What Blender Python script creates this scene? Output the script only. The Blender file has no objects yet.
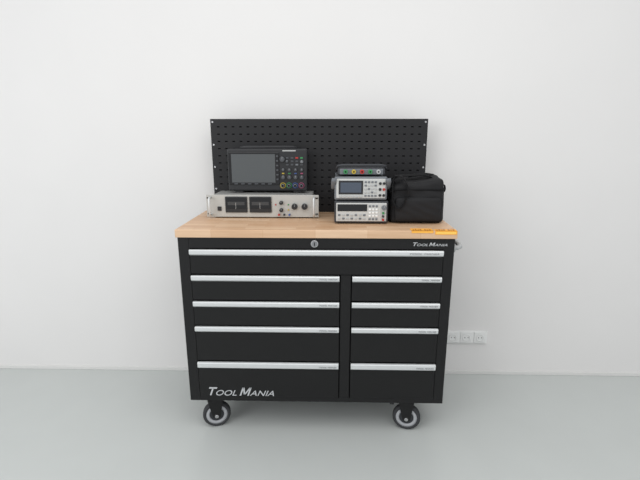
import bpy, bmesh, math, random
from mathutils import Vector, Matrix, noise
random.seed(4)
sc=bpy.context.scene
sc.view_settings.view_transform='Standard'
Z0=.038
WLOC={}
# ---------------- materials ----------------
def mat(name,col,rough=.5,metal=0,noise=0,nscale=40,bump=0,emit=None,estr=0,spec=.5):
    m=bpy.data.materials.new(name); m.use_nodes=True
    nt=m.node_tree; p=nt.nodes['Principled BSDF']
    c=(col[0],col[1],col[2],1)
    p.inputs['Base Color'].default_value=c
    p.inputs['Roughness'].default_value=rough
    p.inputs['Metallic'].default_value=metal
    p.inputs['Specular IOR Level'].default_value=spec
    tc=nt.nodes.new('ShaderNodeTexCoord')
    n=nt.nodes.new('ShaderNodeTexNoise'); n.inputs['Scale'].default_value=nscale
    n.inputs['Detail'].default_value=4
    nt.links.new(tc.outputs['Object'],n.inputs['Vector'])
    mr=nt.nodes.new('ShaderNodeMapRange')
    mr.inputs['To Min'].default_value=1-noise; mr.inputs['To Max'].default_value=1+noise
    nt.links.new(n.outputs['Fac'],mr.inputs['Value'])
    vm=nt.nodes.new('ShaderNodeVectorMath'); vm.operation='SCALE'
    vm.inputs[0].default_value=col[:3]
    nt.links.new(mr.outputs['Result'],vm.inputs['Scale'])
    nt.links.new(vm.outputs['Vector'],p.inputs['Base Color'])
    if bump:
        b=nt.nodes.new('ShaderNodeBump'); b.inputs['Strength'].default_value=bump; b.inputs['Distance'].default_value=.002
        nt.links.new(n.outputs['Fac'],b.inputs['Height']); nt.links.new(b.outputs['Normal'],p.inputs['Normal'])
    if emit:
        p.inputs['Emission Color'].default_value=(*emit,1); p.inputs['Emission Strength'].default_value=estr
    return m
def srgb(r,g,b):
    f=lambda v:(v/255/12.92) if v/255<=.04045 else ((v/255+.055)/1.055)**2.4
    return (f(r),f(g),f(b))
M={}
M['wall']=mat('wall_paint',srgb(230,229,228),.9,noise=.02,nscale=3,bump=.05)
M['floor']=mat('floor_epoxy',srgb(195,199,197),.28,noise=.03,nscale=5,bump=.01)
M['base']=mat('baseboard_paint',srgb(222,222,220),.5,noise=.01)
M['black']=mat('black_powdercoat',srgb(23,23,24),.42,noise=.05,nscale=300,bump=.05,spec=.32)
M['blackd']=mat('black_drawer',srgb(18,18,19),.4,noise=.05,nscale=300,bump=.04,spec=.35)
M['gap']=mat('dark_gap',srgb(6,6,7),.8,spec=.1)
M['alu']=mat('brushed_aluminium',srgb(214,217,218),.38,.25,noise=.04,nscale=60)
M['chrome']=mat('chrome',srgb(190,190,192),.2,.9)
M['grey']=mat('grey_ink',srgb(125,127,130),.6)
M['silver']=mat('silver_letters',srgb(198,200,203),.4,.2)
M['peg']=mat('pegboard_black',srgb(35,35,37),.5,noise=.05,nscale=200,bump=.05,spec=.3)
M['hole_shade']=mat('hole_shade_black',srgb(10,10,11),.9,spec=.1)
M['tire']=mat('tire_rubber',srgb(52,53,56),.7,noise=.05)
M['wheel']=mat('wheel_plastic',srgb(172,174,178),.5)
M['psu']=mat('power_supply_panel',srgb(188,188,184),.45,.2,noise=.02)
M['psub']=mat('power_supply_case',srgb(166,166,164),.5,.3,noise=.03)
M['dk']=mat('dark_plastic',srgb(34,35,38),.45,noise=.03)
M['dk2']=mat('charcoal_plastic',srgb(50,52,57),.5,noise=.03)
M['glass']=mat('meter_glass',srgb(18,19,22),.12)
M['mface']=mat('meter_face',srgb(58,60,62),.5)
M['screen']=mat('lcd_screen',srgb(80,84,86),.15,emit=srgb(85,88,90),estr=.05)
M['lcd']=mat('colour_lcd',srgb(70,78,90),.2,emit=srgb(70,85,105),estr=.12)
M['white']=mat('white_plastic',srgb(236,237,236),.4)
M['ivory']=mat('instrument_front',srgb(196,197,195),.45)
M['lgrey']=mat('light_grey_plastic',srgb(178,180,180),.5)
M['mgrey']=mat('mid_grey_plastic',srgb(110,114,119),.5)
M['bgrey']=mat('button_grey',srgb(72,75,80),.5)
M['sock']=mat('socket_hole_grey',srgb(110,110,110),.6)
M['red']=mat('red_plastic',srgb(175,48,42),.45)
M['green']=mat('green_plastic',srgb(55,135,80),.45)
M['yellow']=mat('yellow_plastic',srgb(190,165,60),.45)
M['blue']=mat('blue_plastic',srgb(65,90,150),.45)
M['pink']=mat('magenta_plastic',srgb(160,75,110),.45)
M['orange']=mat('orange_paper',srgb(248,176,66),.7,noise=.04)
M['yelp']=mat('yellow_print',srgb(250,206,100),.7)
M['redp']=mat('brown_print',srgb(150,70,35),.7)
M['bag']=mat('black_nylon',srgb(27,27,29),.75,noise=.2,nscale=500,bump=.3,spec=.35)
M['strap']=mat('black_webbing',srgb(19,19,21),.85,noise=.2,nscale=600,bump=.3,spec=.3)
# wood
def wood():
    m=bpy.data.materials.new('beech_butcher_block'); m.use_nodes=True
    nt=m.node_tree; p=nt.nodes['Principled BSDF']; p.inputs['Roughness'].default_value=.45
    tc=nt.nodes.new('ShaderNodeTexCoord')
    br=nt.nodes.new('ShaderNodeTexBrick')
    br.inputs['Color1'].default_value=(*srgb(224,192,160),1)
    br.inputs['Color2'].default_value=(*srgb(206,167,131),1)
    br.inputs['Mortar'].default_value=(*srgb(194,155,119),1)
    br.inputs['Scale'].default_value=1
    br.inputs['Mortar Size'].default_value=.0006
    br.inputs['Brick Width'].default_value=.22
    br.inputs['Row Height'].default_value=.036
    br.offset=.37; br.offset_frequency=2
    nt.links.new(tc.outputs['Object'],br.inputs['Vector'])
    mp=nt.nodes.new('ShaderNodeMapping'); mp.inputs['Scale'].default_value=(5,70,70)
    nt.links.new(tc.outputs['Object'],mp.inputs['Vector'])
    n=nt.nodes.new('ShaderNodeTexNoise'); n.inputs['Scale'].default_value=1; n.inputs['Detail'].default_value=5
    nt.links.new(mp.outputs['Vector'],n.inputs['Vector'])
    mx=nt.nodes.new('ShaderNodeMix'); mx.data_type='RGBA'; mx.blend_type='MULTIPLY'; mx.inputs['Factor'].default_value=.45
    cr=nt.nodes.new('ShaderNodeValToRGB'); cr.color_ramp.elements[0].color=(.74,.66,.58,1); cr.color_ramp.elements[1].color=(1,1,1,1)
    cr.color_ramp.elements[0].position=.3; cr.color_ramp.elements[1].position=.65
    nt.links.new(n.outputs['Fac'],cr.inputs['Fac'])
    nt.links.new(br.outputs['Color'],mx.inputs['A']); nt.links.new(cr.outputs['Color'],mx.inputs['B'])
    nt.links.new(mx.outputs['Result'],p.inputs['Base Color'])
    return m
M['wood']=wood()
# ---------------- builder ----------------
AX={'z':Matrix.Identity(4),'y':Matrix.Rotation(math.pi/2,4,'X'),'x':Matrix.Rotation(math.pi/2,4,'Y')}
class B:
    def __init__(s): s.bm=bmesh.new(); s.ms=[]
    def mi(s,k):
        m=M[k]
        if m not in s.ms: s.ms.append(m)
        return s.ms.index(m)
    def merge(s,t,k,smooth=False,mtx=None):
        i=s.mi(k)
        if mtx is not None: t.transform(mtx)
        for f in t.faces: f.material_index=i; f.smooth=bool(smooth)
        me=bpy.data.meshes.new('t'); t.to_mesh(me); t.free()
        s.bm.from_mesh(me); bpy.data.meshes.remove(me)
    def box(s,x,y,z,k,bev=0,seg=2,mtx=None):
        t=bmesh.new(); bmesh.ops.create_cube(t,size=1)
        S=Matrix.Diagonal((x[1]-x[0],y[1]-y[0],z[1]-z[0],1))
        t.transform(Matrix.Translation(((x[0]+x[1])/2,(y[0]+y[1])/2,(z[0]+z[1])/2))@S)
        if bev: bmesh.ops.bevel(t,geom=t.edges[:],offset=bev,offset_type='OFFSET',segments=seg,profile=.5,affect='EDGES',clamp_overlap=True)
        s.merge(t,k,False,mtx)
        return s
    def cyl(s,c,r,d,ax,k,r2=None,seg=24,bev=0,mtx=None):
        t=bmesh.new(); bmesh.ops.create_cone(t,cap_ends=True,segments=seg,radius1=r,radius2=r if r2 is None else r2,depth=d)
        if bev:
            es=[e for e in t.edges if all(abs(abs(v.co.z)-d/2)<1e-6 for v in e.verts) and abs(e.verts[0].co.z-e.verts[1].co.z)<1e-6]
            bmesh.ops.bevel(t,geom=es,offset=bev,offset_type='OFFSET',segments=3,profile=.5,affect='EDGES',clamp_overlap=True)
        t.transform(Matrix.Translation(c)@AX[ax])
        s.merge(t,k,False,mtx)
        return s
    def lathe(s,prof,c,ax,k,seg=40,mtx=None):
        t=bmesh.new(); rings=[]
        for j in range(seg):
            a=2*math.pi*j/seg
            rings.append([t.verts.new((r*math.cos(a),r*math.sin(a),h)) for h,r in prof])
        n=len(prof)
        for j in range(seg):
            for i in range(n):
                t.faces.new((rings[j][i],rings[j][(i+1)%n],rings[(j+1)%seg][(i+1)%n],rings[(j+1)%seg][i]))
        bmesh.ops.recalc_face_normals(t,faces=t.faces[:])
        t.transform(Matrix.Translation(c)@AX[ax])
        s.merge(t,k,True,mtx); return s
    def tube(s,pts,rx,ry,k,seg=10,up=(0,0,1),square=False):
        t=bmesh.new(); pts=[Vector(p) for p in pts]; rs=[]; up=Vector(up)
        for i,p in enumerate(pts):
            d=(pts[min(i+1,len(pts)-1)]-pts[max(i-1,0)]).normalized()
            a=d.cross(up)
            if a.length<1e-3: a=d.cross(Vector((1,0,0)))
            a.normalize(); b=a.cross(d).normalized()
            ring=[]
            for j in range(seg):
                an=2*math.pi*(j+.5)/seg
                ca,sa=math.cos(an),math.sin(an)
                if square:
                    m=max(abs(ca),abs(sa)); ca/=m; sa/=m
                ring.append(t.verts.new(p+a*ca*rx+b*sa*ry))
            rs.append(ring)
        for i in range(len(rs)-1):
            for j in range(seg):
                t.faces.new((rs[i][j],rs[i][(j+1)%seg],rs[i+1][(j+1)%seg],rs[i+1][j]))
        t.faces.new(rs[0]); t.faces.new(rs[-1])
        bmesh.ops.recalc_face_normals(t,faces=t.faces[:])
        s.merge(t,k,not square); return s
    def extr(s,prof,x0,x1,k,mtx=None):
        t=bmesh.new()
        a=[t.verts.new((x0,y,z)) for y,z in prof]; b=[t.verts.new((x1,y,z)) for y,z in prof]
        n=len(prof)
        for i in range(n): t.faces.new((a[i],a[(i+1)%n],b[(i+1)%n],b[i]))
        t.faces.new(a); t.faces.new(b)
        bmesh.ops.recalc_face_normals(t,faces=t.faces[:])
        s.merge(t,k,False,mtx); return s
    def glyph(s,quads,x,y,z,h,k,shear,sx,th=.0006):
        # hand-built letter from convex pieces given in a unit square, leaning by shear
        for q in quads:
            t=bmesh.new()
            P=[(x+(a*sx+shear*b)*h,z+b*h) for a,b in q]
            A=[t.verts.new((u,y-2*th,v)) for u,v in P]; C=[t.verts.new((u,y,v)) for u,v in P]
            n=len(P)
            for i in range(n): t.faces.new((A[i],A[(i+1)%n],C[(i+1)%n],C[i]))
            t.faces.new(A); t.faces.new(C)
            bmesh.ops.recalc_face_normals(t,faces=t.faces[:])
            s.merge(t,k)
    def text(s,txt,x,y,z,h,k,shear=0,off=0,sx=1,th=.0006,mtx=None):
        cu=bpy.data.curves.new('t','FONT'); cu.body=txt; cu.size=h/.72; cu.extrude=th; cu.shear=shear; cu.offset=off*h
        ob=bpy.data.objects.new('t',cu); sc.collection.objects.link(ob)
        dg=bpy.context.evaluated_depsgraph_get()
        me=bpy.data.meshes.new_from_object(ob.evaluated_get(dg))
        bpy.data.objects.remove(ob); bpy.data.curves.remove(cu)
        t=bmesh.new(); t.from_mesh(me); bpy.data.meshes.remove(me)
        w=max(v.co.x for v in t.verts)*sx
        t.transform(Matrix.Translation((x,y-th,z))@Matrix.Rotation(math.pi/2,4,'X')@Matrix.Diagonal((sx,1,1,1)))
        s.merge(t,k,False,mtx)
        return x+w
    def finish(s,name,parent=None,label=None,rot=None,**kw):
        bm=s.bm
        if rot:
            a,piv=rot; P=Vector(piv)
            bm.transform(Matrix.Translation(P)@Matrix.Rotation(a,4,'Z')@Matrix.Translation(-P))
        bm.transform(Matrix.Translation((0,0,Z0)))
        xs=[v.co.x for v in bm.verts]; ys=[v.co.y for v in bm.verts]; zs=[v.co.z for v in bm.verts]
        o=Vector(((min(xs)+max(xs))/2,(min(ys)+max(ys))/2,min(zs)))
        bm.transform(Matrix.Translation(-o))
        me=bpy.data.meshes.new(name); bm.to_mesh(me); bm.free()
        for m in s.ms: me.materials.append(m)
        ob=bpy.data.objects.new(name,me); sc.collection.objects.link(ob)
        pl=Vector((0,0,0))
        if parent: ob.parent=parent; pl=WLOC[parent.name]
        ob.location=o-pl; WLOC[ob.name]=o
        if label: ob['label']=label
        return ob
def thing(name,loc,label,cat):
    e=bpy.data.objects.new(name,None); sc.collection.objects.link(e)
    e.empty_display_size=.05
    l=Vector((loc[0],loc[1],loc[2]+Z0)); e.location=l; WLOC[e.name]=l
    e['label']=label; e['category']=cat
    return e
def smooth(pts,n=6):
    P=[Vector(p) for p in pts]; out=[]
    for i in range(len(P)-1):
        p0=P[max(i-1,0)];p1=P[i];p2=P[i+1];p3=P[min(i+2,len(P)-1)]
        for j in range(n):
            t=j/n
            out.append(.5*((2*p1)+(p2-p0)*t+(2*p0-5*p1+4*p2-p3)*t*t+(3*p1-p0-3*p2+p3)*t**3))
    out.append(P[-1]); return out
# ---------------- room ----------------
def struct(o): o['kind']='structure'; return o
YW=.547
o=B().box((-3.2,3.2),(YW,YW+.12),(-Z0,2.75),'wall').finish('wall_back'); struct(o)
o=B().box((-3.2,3.2),(-4.2,YW+.12),(-Z0-.1,-Z0),'floor').finish('floor'); struct(o)
o=B().box((-3.2,3.2),(YW-.008,YW),(-Z0,-Z0+.022),'base',.002).finish('baseboard_back'); struct(o)

# ---------------- tool cabinet ----------------
HW=.594; YB=.45
cab=thing('tool_cabinet',(0,.22,-Z0),'black steel rolling tool cabinet with beech worktop and silver drawer pulls','tool cabinet')
BW=.587
b=B()
b.box((-BW,BW),(.012,YB),(.135,.9216),'black',.002)
b.box((-.54,.543),(.0118,.013),(.158,.873),'gap')
for x0,x1,z0,z1 in [(-BW,-.54,.135,.9216),(.543,BW,.135,.9216),(-.54,.543,.873,.9216),(-.54,.543,.135,.158),(.109,.154,.158,.757)]:
    b.box((x0,x1),(0,.014),(z0,z1),'black',.0015)
b.finish('body',cab)
b=B(); b.box((-HW,HW),(-.008,YB+.012),(.9216,.956),'wood',.003); b.finish('worktop',cab,'light beech butcher-block worktop')
def drawer(x0,x1,z0,z1,tag=True):
    d=B().box((x0+.002,x1-.002),(-.004,.0115),(z0,z1),'blackd',.002).finish('drawer',cab)
    hz=z1+.001; h=.025 if z1>.4 else .030
    prof=[(-.004,hz),(-.004,hz-h),(-.009,hz-h),(-.012,hz-h+.003),(-.016,hz-h+.006),(-.017,hz-.004),(-.014,hz)]
    B().extr(prof,x0+.0035,x1-.0035,'alu').finish('handle',d,'brushed aluminium full-width drawer pull')
    t=B(); t.text('TOOL MANIA',x1-.092 if x1-x0<.7 else x1-.15,-.0168,hz-h+.0105,.0062,'grey',shear=.3,sx=1.5 if x1-x0<.7 else 2.4,th=.0004); t.finish('printed_lettering',d)
    return d
drawer(-.54,.543,.76,.869)
for z0,z1 in [(.64,.753),(.52,.633),(.346,.514),(.16,.339)]:
    drawer(-.54,.107,z0,z1); drawer(.156,.543,z0,z1)
W=.17
GM=[[(0,0),(W,0),(W,1),(0,1)],[(.83,0),(1,0),(1,1),(.83,1)],[(.05,1),(.23,1),(.58,.12),(.42,.12)],[(.95,1),(.77,1),(.42,.12),(.58,.12)]]
GT=[[(.0,.82),(.9,.82),(.9,1),(0,1)],[(.36,0),(.54,0),(.54,.86),(.36,.86)]]
def logo(x,z,h,y,k,sx,name,sh=.36):
    t=B()
    t.glyph(GT,x,y,z,h,k,sh,.82*sx); x+=.70*sx*h+.06*h
    x=t.text('OOL',x,y,z,h*.68,k,shear=sh,off=0,sx=sx)+h*.32
    t.glyph(GM,x,y,z,h,k,sh,.85*sx); x+=(.85*sx+.12)*h
    x=t.text('ANIA',x,y,z,h*.68,k,shear=sh,off=0,sx=sx)
    t.finish(name,cab,'silver slanted brand lettering'); return x
e1=logo(-.508,.166,.042,-.004,'silver',1.20,'lettering')
e2=logo(.408,.889,.0155,0,'silver',1.55,'lettering')
b=B(); lx=-.003; b.cyl((lx,-.004,.897),.016,.008,'y','chrome',bev=.002); b.cyl((lx,-.010,.897),.011,.006,'y','grey',bev=.001); b.box((lx-.0015,lx+.0015),(-.0145,-.0125),(.889,.905),'gap')
b.finish('lock',cab,'round chrome key lock')
b=B()
xs=BW
b.tube([(xs,.03,.875),(xs+.02,.03,.875),(xs+.033,.035,.878),(xs+.037,.06,.88),(xs+.037,.22,.88),(xs+.037,.38,.88),(xs+.033,.405,.878),(xs+.02,.41,.875),(xs,.41,.875)],.010,.010,'lgrey')
b.cyl((xs+.004,.03,.875),.02,.008,'x','lgrey'); b.cyl((xs+.004,.41,.875),.02,.008,'x','lgrey')
b.finish('push_handle',cab,'light grey tubular side push handle')
# casters
def caster(x,y,ang,left,brake=0):
    R=.066; zc=-Z0+R
    dx=.035*left
    c=B()
    c.box((x-.045,x+.045),(y-.04,y+.04),(.129,.135),'black',.001)
    c.cyl((x,y,.124),.03,.012,'z','chrome',bev=.002)
    rot=(ang,(x,y,0))
    co=c.finish('caster',cab,'swivel caster with grey wheel')
    f=B()
    f.box((x-.034,x+.034),(y-.028,y+.028),(.106,.118),'black',.003)
    for s in (-1,1):
        t=bmesh.new()
        P=[(x-.036,.118),(x+.036,.118),(x+dx+.018,zc-.004),(x+dx,zc-.018),(x+dx-.018,zc-.004)]
        ya=y+s*.023; yb=y+s*.027
        A=[t.verts.new((a,ya,z)) for a,z in P]; Bv=[t.verts.new((a,yb,z)) for a,z in P]
        for i in range(5): t.faces.new((A[i],A[(i+1)%5],Bv[(i+1)%5],Bv[i]))
        t.faces.new(A); t.faces.new(Bv); bmesh.ops.recalc_face_normals(t,faces=t.faces[:])
        f.merge(t,'black')
    f.cyl((x+dx,y,zc),.009,.062,'y','chrome',bev=.001)
    f.finish('fork',co,rot=rot)
    w=B()
    w.lathe([(-.014,R-.016),(-.017,R-.011),(-.016,R-.005),(-.009,R-.0005),(0,R),(.009,R-.0005),(.016,R-.005),(.017,R-.011),(.014,R-.016)],(x+dx,y,zc),'y','tire')
    w.lathe([(-.014,.034),(-.0165,.040),(-.014,R-.0155),(.014,R-.0155),(.0165,.040),(.014,.034)],(x+dx,y,zc),'y','wheel')
    w.cyl((x+dx,y,zc),.035,.022,'y','dk2'); w.cyl((x+dx,y,zc),.014,.034,'y','wheel',bev=.002)
    w.finish('wheel',co,rot=rot)
    if brake:
        q=B(); q.extr([(y-.018,.103),(y+.018,.103),(y+.018,.109),(y-.018,.109)],x-.036,x-.062,'dk')
        q.box((x-.078,x-.058),(y-.02,y+.02),(.092,.103),'dk',.003)
        q.finish('brake_pedal',co,rot=rot)
for x,y,a,l,bk in [(-.487,.055,.25,0.1,0),(.432,.055,-.2,.1,1),(-.45,.385,.9,1,0),(.40,.385,.5,-.6,0)]:
    caster(x,y,a,l,bk)

# ---------------- pegboard ----------------
PO=.003; PX=.537; PY=.43; PZ0=.956; PZ1=1.42
nx,nz=28,12
b=B(); t=bmesh.new()
ix0,ix1=PO-PX+.02,PO+PX-.02; iz0,iz1=PZ0+.02,PZ1-.02
px=(ix1-ix0)/nx; pz=(iz1-iz0)/nz
hw,hh=.0068,.0027
ht=bmesh.new()
for i in range(nx):
    for j in range(nz):
        cx=ix0+(i+.5)*px; cz=iz0+(j+.5)*pz
        O=[(cx-px/2,cz-pz/2),(cx+px/2,cz-pz/2),(cx+px/2,cz+pz/2),(cx-px/2,cz+pz/2)]
        I=[(cx-hw,cz-hh),(cx+hw,cz-hh),(cx+hw,cz+hh),(cx-hw,cz+hh)]
        ov=[t.verts.new((x,PY,z)) for x,z in O]; iv=[t.verts.new((x,PY,z)) for x,z in I]; bv=[t.verts.new((x,PY+.008,z)) for x,z in I]
        for q in range(4):
            r=(q+1)%4
            t.faces.new((ov[q],ov[r],iv[r],iv[q])); t.faces.new((iv[q],iv[r],bv[r],bv[q]))
        h=[ht.verts.new((x,PY+.0079,z)) for x,z in I]; ht.faces.new(h)
b.merge(t,'peg'); b.merge(ht,'hole_shade')  # closed pocket bottoms coloured black to paint in the shade behind the slots
b.box((PO-PX,ix0),(PY,PY+.018),(PZ0,PZ1),'peg'); b.box((ix1,PO+PX),(PY,PY+.018),(PZ0,PZ1),'peg')
b.box((ix0,ix1),(PY,PY+.018),(iz1,PZ1),'peg'); b.box((ix0,ix1),(PY,PY+.018),(PZ0,iz0),'peg')
b.box((ix0,ix1),(PY+.0085,PY+.018),(iz0,iz1),'peg')
pt=thing('pegboard',(PO,PY+.01,PZ0),'black perforated steel tool panel standing along the worktop rear edge','pegboard')
peg=b.finish('panel',pt)
for x in (PO-PX+.012,PO+PX-.012):
    for z in (PZ1-.015,PZ1-.125,PZ1-.235,PZ1-.345):
        B().cyl((x,PY-.0015,z),.005,.003,'y','chrome',bev=.001,seg=12).finish('screw',pt)

# ---------------- rack power supply ----------------
T=.956
DX=.009
ps=thing('power_supply',(-.26,.34,T),'grey rack-mount power supply with two dark meters on the worktop','power supply')
x0,x1=-.536+DX,-.001+DX; zb,zt=T+.006,T+.112; yf=.254
b=B().box((x0+.03,x1-.03),(yf+.004,.425),(zb,zt-.002),'psub',.002)
for fx in (x0+.06,x1-.06):
    for fy in (yf+.03,.40): b.cyl((fx,fy,T+.003),.01,.006,'z','dk',seg=12)
b.finish('body',ps)
fp=B().box((x0,x1),(yf,yf+.004),(zb,zt),'psu',.001)
for ex in (x0+.009,x1-.009):
    for ez in (zb+.015,zt-.015): fp.box((ex-.006,ex+.006),(yf-.0006,yf+.001),(ez-.003,ez+.003),'gap')
fp=fp.finish('front_panel',ps)
for hx in (x0+.022,x1-.022):
    B().tube([(hx,yf,zb+.012),(hx,yf-.028,zb+.012),(hx,yf-.034,zb+.02),(hx,yf-.034,zt-.02),(hx,yf-.028,zt-.012),(hx,yf,zt-.012)],.0045,.0045,'alu',up=(1,0,0)).finish('handle',ps,'small metal grab handle')
for mx in (-.445+DX,-.330+DX):
    m=B(); m.box((mx,mx+.105),(yf-.008,yf),(zb+.022,zt-.008),'dk',.003)
    m.box((mx+.005,mx+.10),(yf-.0085,yf-.0075),(zb+.04,zt-.012),'glass')
    m.box((mx+.012,mx+.093),(yf-.0092,yf-.0085),(zb+.058,zb+.074),'mface')
    m.box((mx+.05,mx+.0515),(yf-.0098,yf-.009),(zb+.04,zb+.07),'lgrey')
    m.finish('meter',ps,'black rectangular analogue panel meter')
def knob(x,z,r,par,k='dk',yy=None,d=.018):
    yy=yf if yy is None else yy
    q=B(); q.cyl((x,yy-d/2,z),r,d,'y',k,bev=r*.15,seg=20); q.box((x-.0006,x+.0006),(yy-d-.0005,yy-d+.001),(z,z+r*.9),'lgrey')
    q.finish('knob',par)
knob(-.178+DX,zb+.07,.009,ps); knob(-.178+DX,zb+.035,.009,ps); knob(-.115+DX,zb+.052,.014,ps); knob(-.068+DX,zb+.052,.014,ps)
for lx,k in ((-.205,'red'),(-.145,'green'),(-.145,'yellow')):
    lz=zb+.06 if k!='yellow' else zb+.035
    B().cyl((lx+DX,yf-.002,lz),.0035,.004,'y',k,seg=12).finish('indicator_lamp',ps)
for tx,k in ((-.19,'red'),(-.165,'dk'),(-.14,'blue')):
    B().cyl((tx+DX,yf-.006,zb+.012),.005,.012,'y',k,seg=12,bev=.001).finish('terminal',ps)
b=B().box((-.483+DX,-.465+DX),(yf-.006,yf),(zb+.03,zb+.05),'dk',.001); b.finish('power_switch',ps)

# ---------------- oscilloscope ----------------
S0=zt
os_=thing('oscilloscope',(-.243,.38,S0),'dark grey digital oscilloscope with wide screen on a power supply','oscilloscope')
x0,x1=-.436,-.048; zb2,zt2=S0+.008,S0+.212; ys=.334
b=B(); b.box((x0,x1),(ys,ys+.03),(zb2,zt2),'dk',.008,3); b.box((x0+.012,x1-.012),(ys+.025,.425),(zb2+.008,zt2-.01),'dk2',.006)
for fx in (x0+.05,x1-.05): b.box((fx-.02,fx+.02),(ys+.01,ys+.08),(S0,zb2+.003),'dk',.002)
b.finish('body',os_)
b=B(); b.box((x0+.006,x0+.252),(ys-.004,ys),(zb2+.030,zt2-.018),'glass',.002); b.finish('bezel',os_)
b=B(); b.box((x0+.020,x0+.232),(ys-.005,ys-.0035),(zb2+.042,zt2-.026),'screen')
b.finish('screen',os_,'grey glossy display screen')
for i in range(6):
    z=zb2+.058+i*.022
    B().box((x0+.2375,x0+.2475),(ys-.008,ys-.004),(z-.004,z+.004),'bgrey',.001).finish('button',os_)
for i in range(6):
    xx=x0+.04+i*.033
    B().box((xx-.009,xx+.009),(ys-.008,ys-.004),(zb2+.0325,zb2+.0385),'bgrey',.001).finish('button',os_)
cols=['yellow','green','blue','pink']
for i,k in enumerate(cols):
    xx=x0+.270+i*.030
    knob(xx,zb2+.068,.0095,os_,'bgrey',ys,.014)
    knob(xx,zb2+.104,.007,os_,'bgrey',ys,.012)
    B().box((xx-.006,xx+.006),(ys-.004,ys),(zb2+.083,zb2+.089),k,.001).finish('button',os_)
    c=B(); c.lathe([(-.002,.0110),(-.002,.0140),(.002,.0140),(.002,.0110)],(xx-.002,ys-.002,zb2+.028),'y',k,24); c.cyl((xx-.002,ys-.011,zb2+.028),.008,.018,'y','mgrey',seg=16,bev=.001); c.cyl((xx-.002,ys-.0205,zb2+.028),.005,.002,'y','gap',seg=12)
    c.finish('input_connector',os_)
# menu keys in uneven clusters and the larger navigation knobs
for i,j,k in [(1,0,'bgrey'),(2,0,'bgrey'),(3,0,'mgrey'),(4,0,'bgrey'),(2,1,'bgrey'),(3,1,'bgrey'),(4,2,'green'),(3,2,'red'),(1,2,'bgrey'),(2,2,'bgrey')]:
    xx=x0+.268+i*.023; z=zb2+.128+j*.016
    B().box((xx-.0065,xx+.0065),(ys-.004,ys),(z-.004,z+.004),k,.001).finish('button',os_)
knob(x0+.267,zt2-.050,.0125,os_,'bgrey',ys,.015)
knob(x0+.361,zb2+.1425,.0075,os_,'mgrey',ys,.012); knob(x0+.290,zb2+.1445,.0065,os_,'bgrey',ys,.012)
b=B(); b.box((x0+.268,x0+.332),(ys-.0008,ys+.001),(zt2-.013,zt2-.0075),'lgrey'); b.finish('label_strip',os_)
B().tube([(x0+.06,ys+.06,zt2-.012),(x0+.06,ys+.055,zt2+.001),(x0+.08,ys+.05,zt2+.003),(x1-.08,ys+.05,zt2+.003),(x1-.06,ys+.055,zt2+.001),(x1-.06,ys+.06,zt2-.012)],.01,.003,'dk',up=(0,1,0)).finish('carry_handle',os_)

# ---------------- bench instruments ----------------
xa,xb=.081,.320; yI=.124
def bumper_body(par,z0,z1,xa,xb,yi,yb,km='dk2',kf='ivory',feet=True):
    b=B(); b.box((xa+.006,xb-.006),(yi+.01,yb),(z0+.008,z1-.004),'mgrey',.004)
    if feet:
        for fx in (xa+.03,xb-.03):
            for fy in (yi+.03,yb-.03): b.box((fx-.015,fx+.015),(fy-.012,fy+.012),(z0,z0+.010),'dk',.001)
    b.finish('body',par)
    b=B(); b.box((xa,xb),(yi+.002,yi+.03),(z0+.005,z1),km,.006,3); b.finish('bumper',par)
    B().box((xa+.008,xb-.008),(yi-.002,yi+.003),(z0+.013,z1-.008),kf,.003).finish('front_panel',par)
bp=thing('bench_power_supply',(.2,.26,T),'small white-fronted bench power supply with dark display on the worktop','power supply')
z0,z1=T,1.060
bumper_body(bp,z0,z1,xa,xb,yI,.39)
B().box((xa+.014,xa+.145),(yI-.004,yI-.002),(z1-.045,z1-.014),'glass',.001).finish('display',bp,'black display window')
for i in range(7):
    for j in range(2):
        xx=xa+.022+i*.0185; z=z0+.026+j*.016
        B().box((xx-.0055,xx+.0055),(yI-.005,yI-.002),(z-.004,z+.004),'mgrey' if (i+j)%2 else 'lgrey',.001).finish('button',bp)
for i in range(3):
    for j in range(5):
        xx=xa+.157+i*.015; z=z0+.024+j*.0145
        B().box((xx-.005,xx+.005),(yI-.005,yI-.002),(z-.0042,z+.0042),'mgrey' if j in (0,4) else 'white',.001).finish('button',bp)
knob(xa+.219,z1-.028,.011,bp,'mgrey',yI-.002,.014)
for i,k in enumerate(['red','dk','green']):
    B().cyl((xa+.216,yI-.008,z0+.022+i*.015),.005,.014,'y',k,seg=12,bev=.001).finish('terminal',bp)

mm=thing('bench_multimeter',(.2,.26,z1),'grey and white bench multimeter with colour display on a power supply','multimeter')
z0,z1=1.060,1.166
mb=xb-.008
bumper_body(mm,z0,z1,xa,mb,yI,.39,'mgrey')
B().box((xa+.018,xa+.125),(yI-.004,yI-.002),(z0+.030,z1-.016),'dk',.001).finish('display_frame',mm)
b=B().box((xa+.026,xa+.117),(yI-.005,yI-.0035),(z0+.038,z1-.024),'lcd')
b.finish('display',mm,'muted blue-grey colour display')
for i in range(6):
    xx=xa+.028+i*.0175
    B().box((xx-.006,xx+.006),(yI-.006,yI-.002),(z0+.017,z0+.025),'lgrey',.001).finish('button',mm)
for i in range(4):
    for j in range(5):
        xx=xa+.136+i*.0145; z=z0+.024+j*.015
        B().box((xx-.005,xx+.005),(yI-.005,yI-.002),(z-.004,z+.004),'mgrey' if j in (0,4) or (i+j)%3==0 else 'lgrey',.001).finish('button',mm)
for i in range(2):
    for j in range(3):
        B().cyl((xa+.199+i*.017,yI-.004,z0+.026+j*.026),.006,.006,'y','red' if (j==1 and i==1) else 'dk',seg=16,bev=.001).finish('input_jack',mm)
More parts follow.
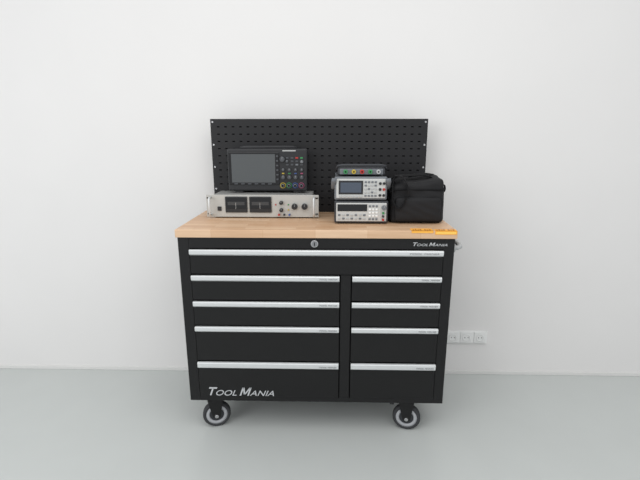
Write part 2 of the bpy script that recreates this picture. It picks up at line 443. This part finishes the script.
for xe,s in ((xa,-1),(mb,1)):
    B().tube([(xe+s*.003,yI+.045,z0+.05),(xe+s*.004,yI+.02,z0+.055),(xe+s*.004,yI-.008,z1-.02),(xe+s*.001,yI-.014,z1-.006)],.004,.011,'mgrey',up=(1,0,0)).finish('handle_arm',mm)

sb=thing('test_box',(.2,.26,z1),'low dark grey test instrument with coloured terminals on a multimeter','test instrument')
z0,z1=1.166,1.210; y3=.15; xc,xd=.094,.304
b=B(); b.box((xc,xd),(y3,.36),(z0+.004,z1-.006),'dk2',.008,3)
for fx in (xc+.03,xd-.03):
    for fy in (y3+.03,.33): b.cyl((fx,fy,z0+.003),.008,.006,'z','dk',seg=12)
b.finish('body',sb)
B().box((xc+.01,xd-.01),(y3-.003,y3+.002),(z0+.008,z1-.011),'mgrey',.002).finish('front_panel',sb)
for i,k in enumerate(['green','yellow','red','green','lgrey']):
    xx=xc+.035+i*.036
    c=B(); c.cyl((xx,y3-.009,z0+.021),.0095,.012,'y',k,seg=18,bev=.001); c.cyl((xx,y3-.0155,z0+.021),.0035,.002,'y','gap',seg=10)
    c.finish('terminal',sb)
B().tube([(xc-.004,y3+.06,z0+.02),(xc-.004,y3+.02,z0+.03),(xc+.002,y3,z1+.001),(xc+.02,y3-.004,z1+.005),(xd-.02,y3-.004,z1+.005),(xd-.002,y3,z1+.001),(xd+.004,y3+.02,z0+.03),(xd+.004,y3+.06,z0+.02)],.006,.004,'dk2',up=(0,1,0)).finish('carry_handle',sb)

# ---------------- bag ----------------
bg=thing('carrying_case',(.45,.25,T),'black padded nylon carrying case with shoulder strap beside the instruments','carrying case')
def softbox(x0,x1,y0,y1,z0,z1,puff=.012,seed=0,cuts=20,rnd=.022,amp=.004,topfn=None):
    t=bmesh.new(); bmesh.ops.create_cube(t,size=2)
    bmesh.ops.subdivide_edges(t,edges=t.edges[:],cuts=cuts,use_grid_fill=True)
    hx,hy,hz=(x1-x0)/2,(y1-y0)/2,(z1-z0)/2
    for v in t.verts:
        c=v.co.copy()
        p=Vector((c.x*hx,c.y*hy,c.z*hz))
        q=Vector([max(-h+rnd,min(h-rnd,a)) for a,h in zip(p,(hx,hy,hz))])
        d=p-q
        if d.length>1e-6: p=q+d.normalized()*rnd
        u=(1-c.x**2)*(1-c.z**2); w=(1-c.y**2)*(1-c.z**2); uu=(1-c.x**2)*(1-c.y**2)
        p.y+=c.y**5*puff*u; p.x+=c.x**5*puff*.6*w
        if c.z>0: p.z+=c.z**5*puff*.5*uu
        n=noise.noise_vector(Vector((c.x*1.8+seed,c.y*1.8,c.z*1.8)))*amp
        fold=.0022*math.sin(c.x*5+c.z*9+2*math.sin(c.x*2))*(1-abs(c.z))
        p.y+=fold*(c.y**3)
        if c.z>-.95: p+=n
        p+=Vector(((x0+x1)/2,(y0+y1)/2,(z0+z1)/2))
        if topfn: p=topfn(p,c)
        p.z=max(p.z,z0)
        v.co=p
    return t
b=B()
def tf(p,c):
    k=max(0,(c.z+1)/2)
    p.z+=k*(.006*c.y+.010*c.x-.004*math.sin(c.x*4+1))
    p.x=.449+(p.x-.449)*(1-.05*k)
    return p
t=softbox(.331,.573,.145,.345,T,1.146,rnd=.020,puff=.008,amp=.006,topfn=tf,cuts=30); b.merge(t,'bag',True)
b.finish('body',bg)
def ring(z):
    pts=[]
    cx,cy,hx,hy,rr=.4485,.245,.1190,.104,.021
    for q in range(4):
        a0=[-math.pi/2,0,math.pi/2,math.pi][q]
        ccx=cx+(hx-rr)*[1,1,-1,-1][q]; ccy=cy+(hy-rr)*[-1,1,1,-1][q]
        for i in range(7):
            a=a0+math.pi/2*i/6
            pts.append((ccx+rr*math.cos(a),ccy+rr*math.sin(a),z+.003*math.sin(3*a)+.006*math.cos(a)))
    pts.append(pts[0]); return pts
B().tube(ring(1.106),.0035,.004,'strap').finish('lid_seam',bg)
b=B(); t=softbox(.352,.550,.126,.160,T+.012,1.074,puff=.005,cuts=12,rnd=.010,amp=.002,seed=3); b.merge(t,'bag',True); b.finish('front_pocket',bg)
pts=[(.425+.10*i/12,.24-.02*math.sin(math.pi*i/12),1.156+.010*math.sin(math.pi*i/12)) for i in range(13)]
B().tube(pts,.003,.012,'strap',up=(0,1,0)).finish('grab_handle',bg,'webbing grab handle')
pts=[(.338,.24,1.12),(.342,.20,1.150),(.352,.16,1.168),(.380,.134,1.162),(.402,.126,1.120),(.390,.120,1.06),(.362,.118,1.030),(.342,.124,1.06),(.338,.136,1.11),(.344,.155,1.149),(.375,.19,1.166),(.43,.23,1.164),(.50,.27,1.168),(.548,.28,1.162)]
B().tube(smooth(pts),.0025,.011,'strap',up=(.3,1,.2)).finish('shoulder_strap',bg,'folded webbing shoulder strap')
B().tube(smooth([(.566,.2,1.12),(.577,.19,1.122),(.579,.19,1.10),(.567,.2,1.085)]),.004,.008,'strap',up=(0,1,0)).finish('strap_loop',bg)

# ---------------- orange tags ----------------
def tag(x0,x1,y1,drop):
    o=B()
    o.box((x0,x1),(-.0095,y1),(T,T+.0012),'orange')
    o.box((x0,x1),(-.0095,-.0081),(T-drop,T+.0012),'orange')
    n=8; w=(x1-x0-.012)/n
    for i in range(n):
        xx=x0+.007+i*w
        if i in (4,): continue
        o.box((xx,xx+w*.6),(-.002,.012+.004*(i%2)),(T+.0011,T+.0014),'redp')
    o.box((x0+.004,x1-.004),(-.0098,-.0094),(T-drop+.003,T-.004),'yelp')
    r=o.finish('paper_tag',None,'small orange and yellow paper sticker folded over the worktop edge')
    r['category']='tag'; r['group']='orange paper tags on the worktop edge'
tag(.402,.492,.034,.009); tag(.500,.590,.020,.015)

# ---------------- wall outlet ----------------
zs=.205
wo=thing('power_outlet',(.84,YW,zs-.035),'white triple wall power outlet mounted low on the wall','power outlet')
B().box((.735,.975),(YW-.014,YW-.0005),(zs-.038,zs+.038),'white',.003).finish('frame',wo)
for i in range(3):
    cx=.777+i*.078
    q=B(); q.box((cx-.034,cx+.034),(YW-.018,YW-.014),(zs-.032,zs+.032),'white',.002)
    q.lathe([(-.002,.018),(-.002,.022),(.002,.022),(.002,.018)],(cx,YW-.0185,zs),'y','white',24)
    q.cyl((cx,YW-.0182,zs),.018,.0008,'y','white',seg=24)
    q.cyl((cx-.009,YW-.0190,zs),.0030,.001,'y','sock',seg=10); q.cyl((cx+.009,YW-.0190,zs),.0030,.001,'y','sock',seg=10)
    q.finish('socket',wo)

# ---------------- light ----------------
w=bpy.data.worlds.new('World'); sc.world=w; w.use_nodes=True
w.node_tree.nodes['Background'].inputs[0].default_value=(.975,.985,1,1); w.node_tree.nodes['Background'].inputs[1].default_value=.76
def area(name,loc,tgt,sx,sy,e,col=(1,1,1)):
    l=bpy.data.lights.new(name,'AREA'); l.shape='RECTANGLE'; l.size=sx; l.size_y=sy; l.energy=e; l.color=col
    o=bpy.data.objects.new(name,l); sc.collection.objects.link(o); o.location=loc
    o.rotation_euler=(Vector(tgt)-Vector(loc)).to_track_quat('-Z','Y').to_euler()
area('window_light',(-2.6,-2.6,2.0),(0,.3,.9),2.2,1.8,36,(.98,.99,1))
area('ceiling_light',(.3,-1.3,2.7),(.3,-1.0,0),2.6,1.6,26,(1,.99,.97))
# ---------------- camera ----------------
cd=bpy.data.cameras.new('camera'); cam=bpy.data.objects.new('camera',cd); sc.collection.objects.link(cam)
cd.sensor_width=36; cd.lens=426/640*36
cam.location=(.0603,-1.746,1.345+Z0)
cam.rotation_euler=(math.pi/2-math.atan(.2475),0,.023)
sc.camera=cam
